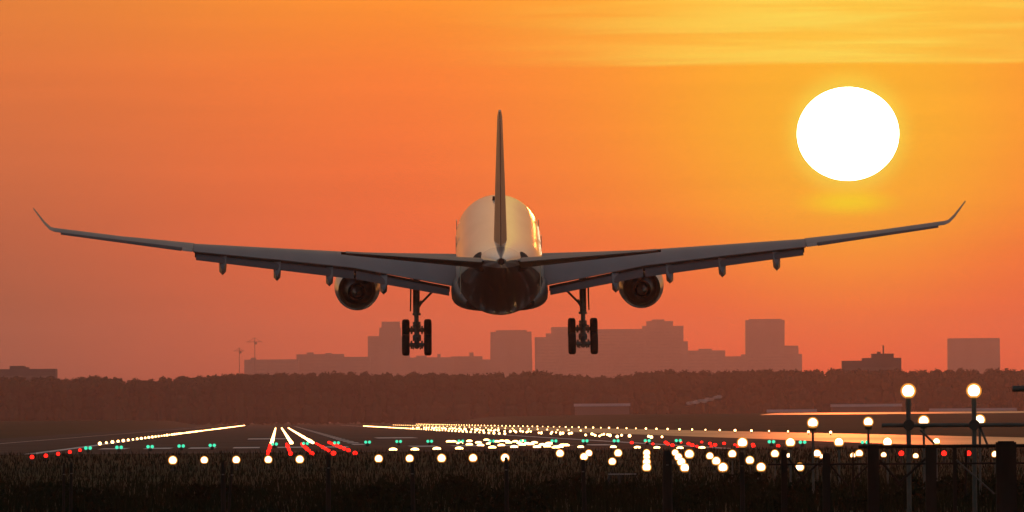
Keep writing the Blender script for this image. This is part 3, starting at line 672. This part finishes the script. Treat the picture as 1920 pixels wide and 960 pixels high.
# green threshold bar: lens pairs
q = MB(); q.mi = 1; q.tube((0, 0, -.42), (0, 0, -.1), .12, .12, 8); q.mi = 0
for dx in (-.13, .13): q.ball((dx, 0, 0), .105, 10, 6)
pr = q.build('threshold_light', [MT['lampg'], MT['dark']], smooth=40); u_ = False
for k in range(26):
    x = 165 + 58.25 * k
    if k in (5, 20, 21, 24): continue
    if k > 25: break
    p = gnd(x, interp(x, [(165, 840), (400, 835), (520, 832.5), (760, 827.5), (1277, 826), (1510, 829), (1700, 829)]), .3)
    place(pr, u_, p, 'green threshold light in the wide spaced line across the runway start', 'green threshold lights'); u_ = True
# flush approach lights
pr = lightmesh('flush_light', MT['lampw2'], .25, .06, flat=.42); u_ = False
for i, (x, y) in enumerate(((737, 843), (778, 843), (819, 841.5), (861, 841))):
    place(pr, u_, gnd(x, y, .06), '%s flat white light from the left in the low row of four' % ORD[i], 'flat lights of the low row'); u_ = True
for (x, y) in ((842, 828), (850, 828), (862, 831), (880, 833.5), (880, 827), (897, 830), (901, 835), (912, 825), (918, 832), (923, 839), (931, 828), (940, 835), (941, 827), (950, 827), (954, 830), (964, 838), (966, 828), (975, 831), (979, 834), (979, 827), (988, 832), (995, 833), (1002, 830), (1007, 838), (1017, 834), (1026, 837), (1029, 831.5), (1034, 832), (1042, 839), (1049, 838), (1055, 835), (1061, 835)):
    place(pr, u_, gnd(x, y, .06), 'flat white light in the dense cluster below the tail', 'flat lights of the dense cluster')
for i, (x, y) in enumerate(((1089, 838), (1150, 838), (1195, 839), (1232, 839.5), (1275, 840), (1316, 839.5))):
    place(pr, u_, gnd(x, y, .06), '%s flat white light from the left along the low right row' % ORD[i], 'flat lights of the low right row', s=.8)
tag(farq.build('far_runway_lights', MT['lampw2'], smooth=True, fix=False), 'distant white runway lights merging into thin lines', 'lights', None, 'stuff')

# ------------------------------------------------------------------ tall lamp frame at right
FD = 203.0
b0 = at(1703, 733, FD)
fr = empty('lamp_frame', (b0.x, FD, 0)); tag(fr, 'steel frame with two tall globe lamps on a dark crossbar', 'lamp frame')
for x, y in ((1703, 733), (1826, 732.5), (1949, 732)):
    p = at(x, y, FD); lx = p.x - b0.x
    q = MB(); q.tube((lx, 0, 0), (lx, 0, p.z - .10), .042, .042, 10); q.tube((lx, 0, p.z - .62), (lx, 0, p.z - .08), .03, .05, 10); q.build('post', MT['steel'], fr, smooth=40)
    
    for nm_, me_ in (('lamp', 'globe'), ('halo_shell', 'cov')):
        o = bpy.data.objects.new(nm_, _me[me_]); COL.objects.link(o); o.location = (lx, 0, p.z)
        if nm_ == 'lamp': lo = o; o.parent = fr; o.scale = (.9, .9, .9)
        else: o.parent = lo; o.location = (0, 0, 0)
    cz = at(x, 797 - (x - 1703) * .004, FD).z; q = MB(); q.tube((lx, -.1, cz), (lx, .1, cz), .10, n=12); q.build('clamp', MT['dark'], fr, smooth=40)
a, c = at(1653, 797.5, FD), at(1990, 796, FD)
q = MB(); q.tube((a.x - b0.x, 0, a.z), (c.x - b0.x, 0, c.z), .04, n=10); q.build('crossbar', MT['steel'], fr, smooth=40)
for xa, ya, xb, yb in ((1726, 806, 1752, 832), (1838, 800, 1852, 835)):
    a, c = at(xa, ya, FD), at(xb, yb, FD); q = MB(); q.tube((a.x - b0.x, .05, a.z), (c.x - b0.x, .05, c.z), .02, n=8); q.build('brace', MT['steel'], fr)
# second, nearer arm reaching in from the right
a = at(1898, 729, 180); c = at(2010, 729, 180)
ar = empty('side_arm', (c.x, 180, 0)); tag(ar, 'dark horizontal pipe arm cut by the right edge of the frame', 'pipe arm')
q = MB(); q.tube((a.x - c.x, 0, a.z), (.1, 0, a.z), .048, n=12); q.build('arm', MT['steel'], ar, smooth=40)
q = MB(); q.tube((0, 0, 0), (0, 0, a.z + .3), .05, n=10); q.build('post', MT['steel'], ar, smooth=40)

# ------------------------------------------------------------------ timber barrier on the right
BD = 188.0
c0 = at(1545, 850, BD); br = empty('timber_barrier', (c0.x, BD, 0)); tag(br, 'dark timber barrier with rails, wide posts and cross braces at right', 'barrier')
def bp(x, y, dy=0): p = at(x, y, BD); return Vector((p.x - c0.x, dy, p.z))
for x, y, w in ((1470, 846, 11), (1549, 852, 14), (1637, 836, 21), (1745, 837, 20), (1790, 838, 7), (1886, 829, 38), (1932, 840, 18)):
    t = bp(x, y); q = MB(); ww = w * BD / F; dp = min(ww, .16)
    q.box((t.x, 0, t.z / 2), (ww, dp, t.z)); q.box((t.x, 0, t.z + .008), (ww * .8, dp * .8, .02)); q.build('post', MT['post'], br)
def rail(xa, ya, xb, yb, r_, nm='rail', m='post', dy=.1):
    q = MB(); q.tube(bp(xa, ya, dy), bp(xb, yb, dy), r_, n=8); q.build(nm, MT[m], br)
rail(1610, 838, 1990, 835, .028, dy=.12); rail(1440, 871, 1990, 868, .016, dy=.11)
rail(1478, 858, 1510, 905, .018, 'brace', dy=.14); rail(1495, 905, 1545, 860, .016, 'brace', dy=.17); rail(1650, 862, 1692, 912, .02, 'brace', dy=.14)
rail(1738, 858, 1684, 908, .02, 'brace', dy=.14); rail(1792, 862, 1864, 926, .014, 'brace', 'steel', dy=-.14); rail(1556, 870, 1590, 912, .014, 'brace', dy=.14); rail(1600, 900, 1634, 868, .014, 'brace', dy=.17)
rail(1812, 845, 1812, 930, .022, 'brace', dy=.16); rail(1600, 850, 1600, 930, .016, 'brace', dy=.16)

# ------------------------------------------------------------------ fence posts in the foreground grass
posts = [(120, 868, 5, 196, 'thin dark fence post, left one of the leaning pair at far left'), (134, 866, 6, 196, 'thin dark fence post, right one of the pair at far left'), (418, 866, 9, 184, 'fence post below the left lamps, with a leaning stake beside it'), (435, 868, 5, 187, 'thin leaning stake beside the fence post below the left lamps'),
         (616, 852, 9, 186, 'fence post under the red lights'), (773, 866, 8, 188, 'fence post below the left landing gear'), (949, 857, 8, 186, 'fence post that half hides a lamp near the centre'), (1093, 861, 8, 186, 'fence post with a lamp peeping over its top right of centre'),
         (1251, 845, 18, 182, 'thick fence post between the vertical and slanting lamp strings'), (1391, 848, 9, 184, 'thin fence post below the first lamp level with the red lights')]
for i, (x, y, w, D, lab) in enumerate(posts):
    t = at(x, y, D); ww = w * D / F; root = empty('fence_post', (t.x, D, 0)); tag(root, lab, 'post', 'fence posts in the dark grass')
    q = MB(); n = 8; lean = rnd.uniform(-.03, .03) if i != 3 else .09
    rr = [(0, ww * .56), (.3, ww * .52), (.65, ww * .50), (.96, ww * .47), (1, ww * .36)]
    q.tube((-lean, 0, -.1), (0, 0, t.z), ww / 2, n=n, rings=rr); q.build('stake', MT['post'], root, smooth=50)
    q = MB(); q.tube((-.02, -ww * .55, t.z * .82), (.02, -ww * .55, t.z * .82), .012, n=6); q.build('wire_staple', MT['steel'], root)
# small trestle in the grass
p = gnd(1167, 911); tr = empty('trestle', p); tag(tr, 'small low trestle with a pale top bar standing in the dark grass', 'trestle')
k_ = p.y / F
q = MB(); q.box((0, 0, 22 * k_), (52 * k_, .10, .035)); q.build('top_bar', MT['roof'], tr)
for sg in (-1, 1):
    q = MB(); q.tube((sg * 22 * k_, 0, 21 * k_), (sg * 33 * k_, -.05, 0), .035, .045, 8); q.tube((sg * 22 * k_, .05, 21 * k_), (sg * 26 * k_, .25, 0), .03, .04, 8); q.build('leg', MT['dark'], tr)
q = MB(); q.box((-4 * k_, 0, 11 * k_), (9 * k_, .05, 21 * k_)); q.build('panel', MT['dark'], tr)

# ------------------------------------------------------------------ rough grass and weeds in the foreground
vs, fs = [], []
def blades(n, D0, D1, hmin, hmax, wd_, clump=None):
    for _ in range(n):
        D = D0 * (D1 / D0) ** rnd.random(); half = 1010 * D / F
        x = rnd.uniform(-half, half); 
        if clump and math.sin(x * 1.7 + D * .21) + math.sin(x * .63 - D * .37) + rnd.uniform(-.6, .6) < clump: continue
        h = rnd.uniform(hmin, hmax); a = rnd.uniform(0, math.pi); w = wd_ * rnd.uniform(.6, 1.3)
        dx, dy = math.cos(a) * w, math.sin(a) * w; lx, ly = rnd.gauss(0, .28) * h, rnd.gauss(0, .28) * h
        i = len(vs); vs.extend([(x - dx, D - dy, -.02), (x + dx, D + dy, -.02), (x + dx * .7 + lx * .4, D + dy * .7 + ly * .4, h * .6), (x - dx * .7 + lx * .4, D - dy * .7 + ly * .4, h * .6), (x + lx, D + ly, h)])
        fs.append((i, i + 1, i + 2, i + 3)); fs.append((i + 3, i + 2, i + 4))
blades(26000, 200, 420, .10, .28, .012)
blades(16000, 200, 300, .25, .52, .016, clump=.5)
blades(9000, 420, 640, .12, .30, .02)
q = MB(); q.v = vs; q.f = fs; q.m = [0] * len(fs)
tag(q.build('rough_grass', MT['blade'], fix=False), 'dark rough grass across the foreground', 'grass', None, 'stuff')
# leafy weeds, low
spec = []
for _ in range(60):
    D = rnd.uniform(205, 270); half = 1000 * D / F; x = rnd.uniform(-half, half)
    h = rnd.uniform(.2, .5)
    for j in range(3): spec.append(((x + rnd.uniform(-.3, .3), D + rnd.uniform(-.3, .3), h * .5), (.35, .3, h * .55), 60, .05))
vv, ff = leaf_cloud(spec); q = MB(); q.v = [tuple(p) for p in vv]; q.f = [tuple(int(i) for i in f) for f in ff]; q.m = [0] * len(ff)
tag(q.build('weeds', MT['blade'], fix=False), 'dark leafy weeds low in the foreground grass', 'weeds', None, 'stuff')

# ------------------------------------------------------------------ haze
hb = MB(); hb.box((0, 8550, 73), (4200, 17400, 148))
hm = bpy.data.materials.new('haze_air'); hm.use_nodes = True; t = hm.node_tree; t.nodes.remove(t.nodes['Principled BSDF'])
pv = t.nodes.new('ShaderNodeVolumePrincipled'); pv.inputs['Color'].default_value = (.44, .50, .80, 1); pv.inputs['Density'].default_value = 4.3e-5; pv.inputs['Anisotropy'].default_value = .90
t.links.new(pv.outputs[0], t.nodes['Material Output'].inputs['Volume'])
tag(hb.build('haze', hm), kind='stuff')
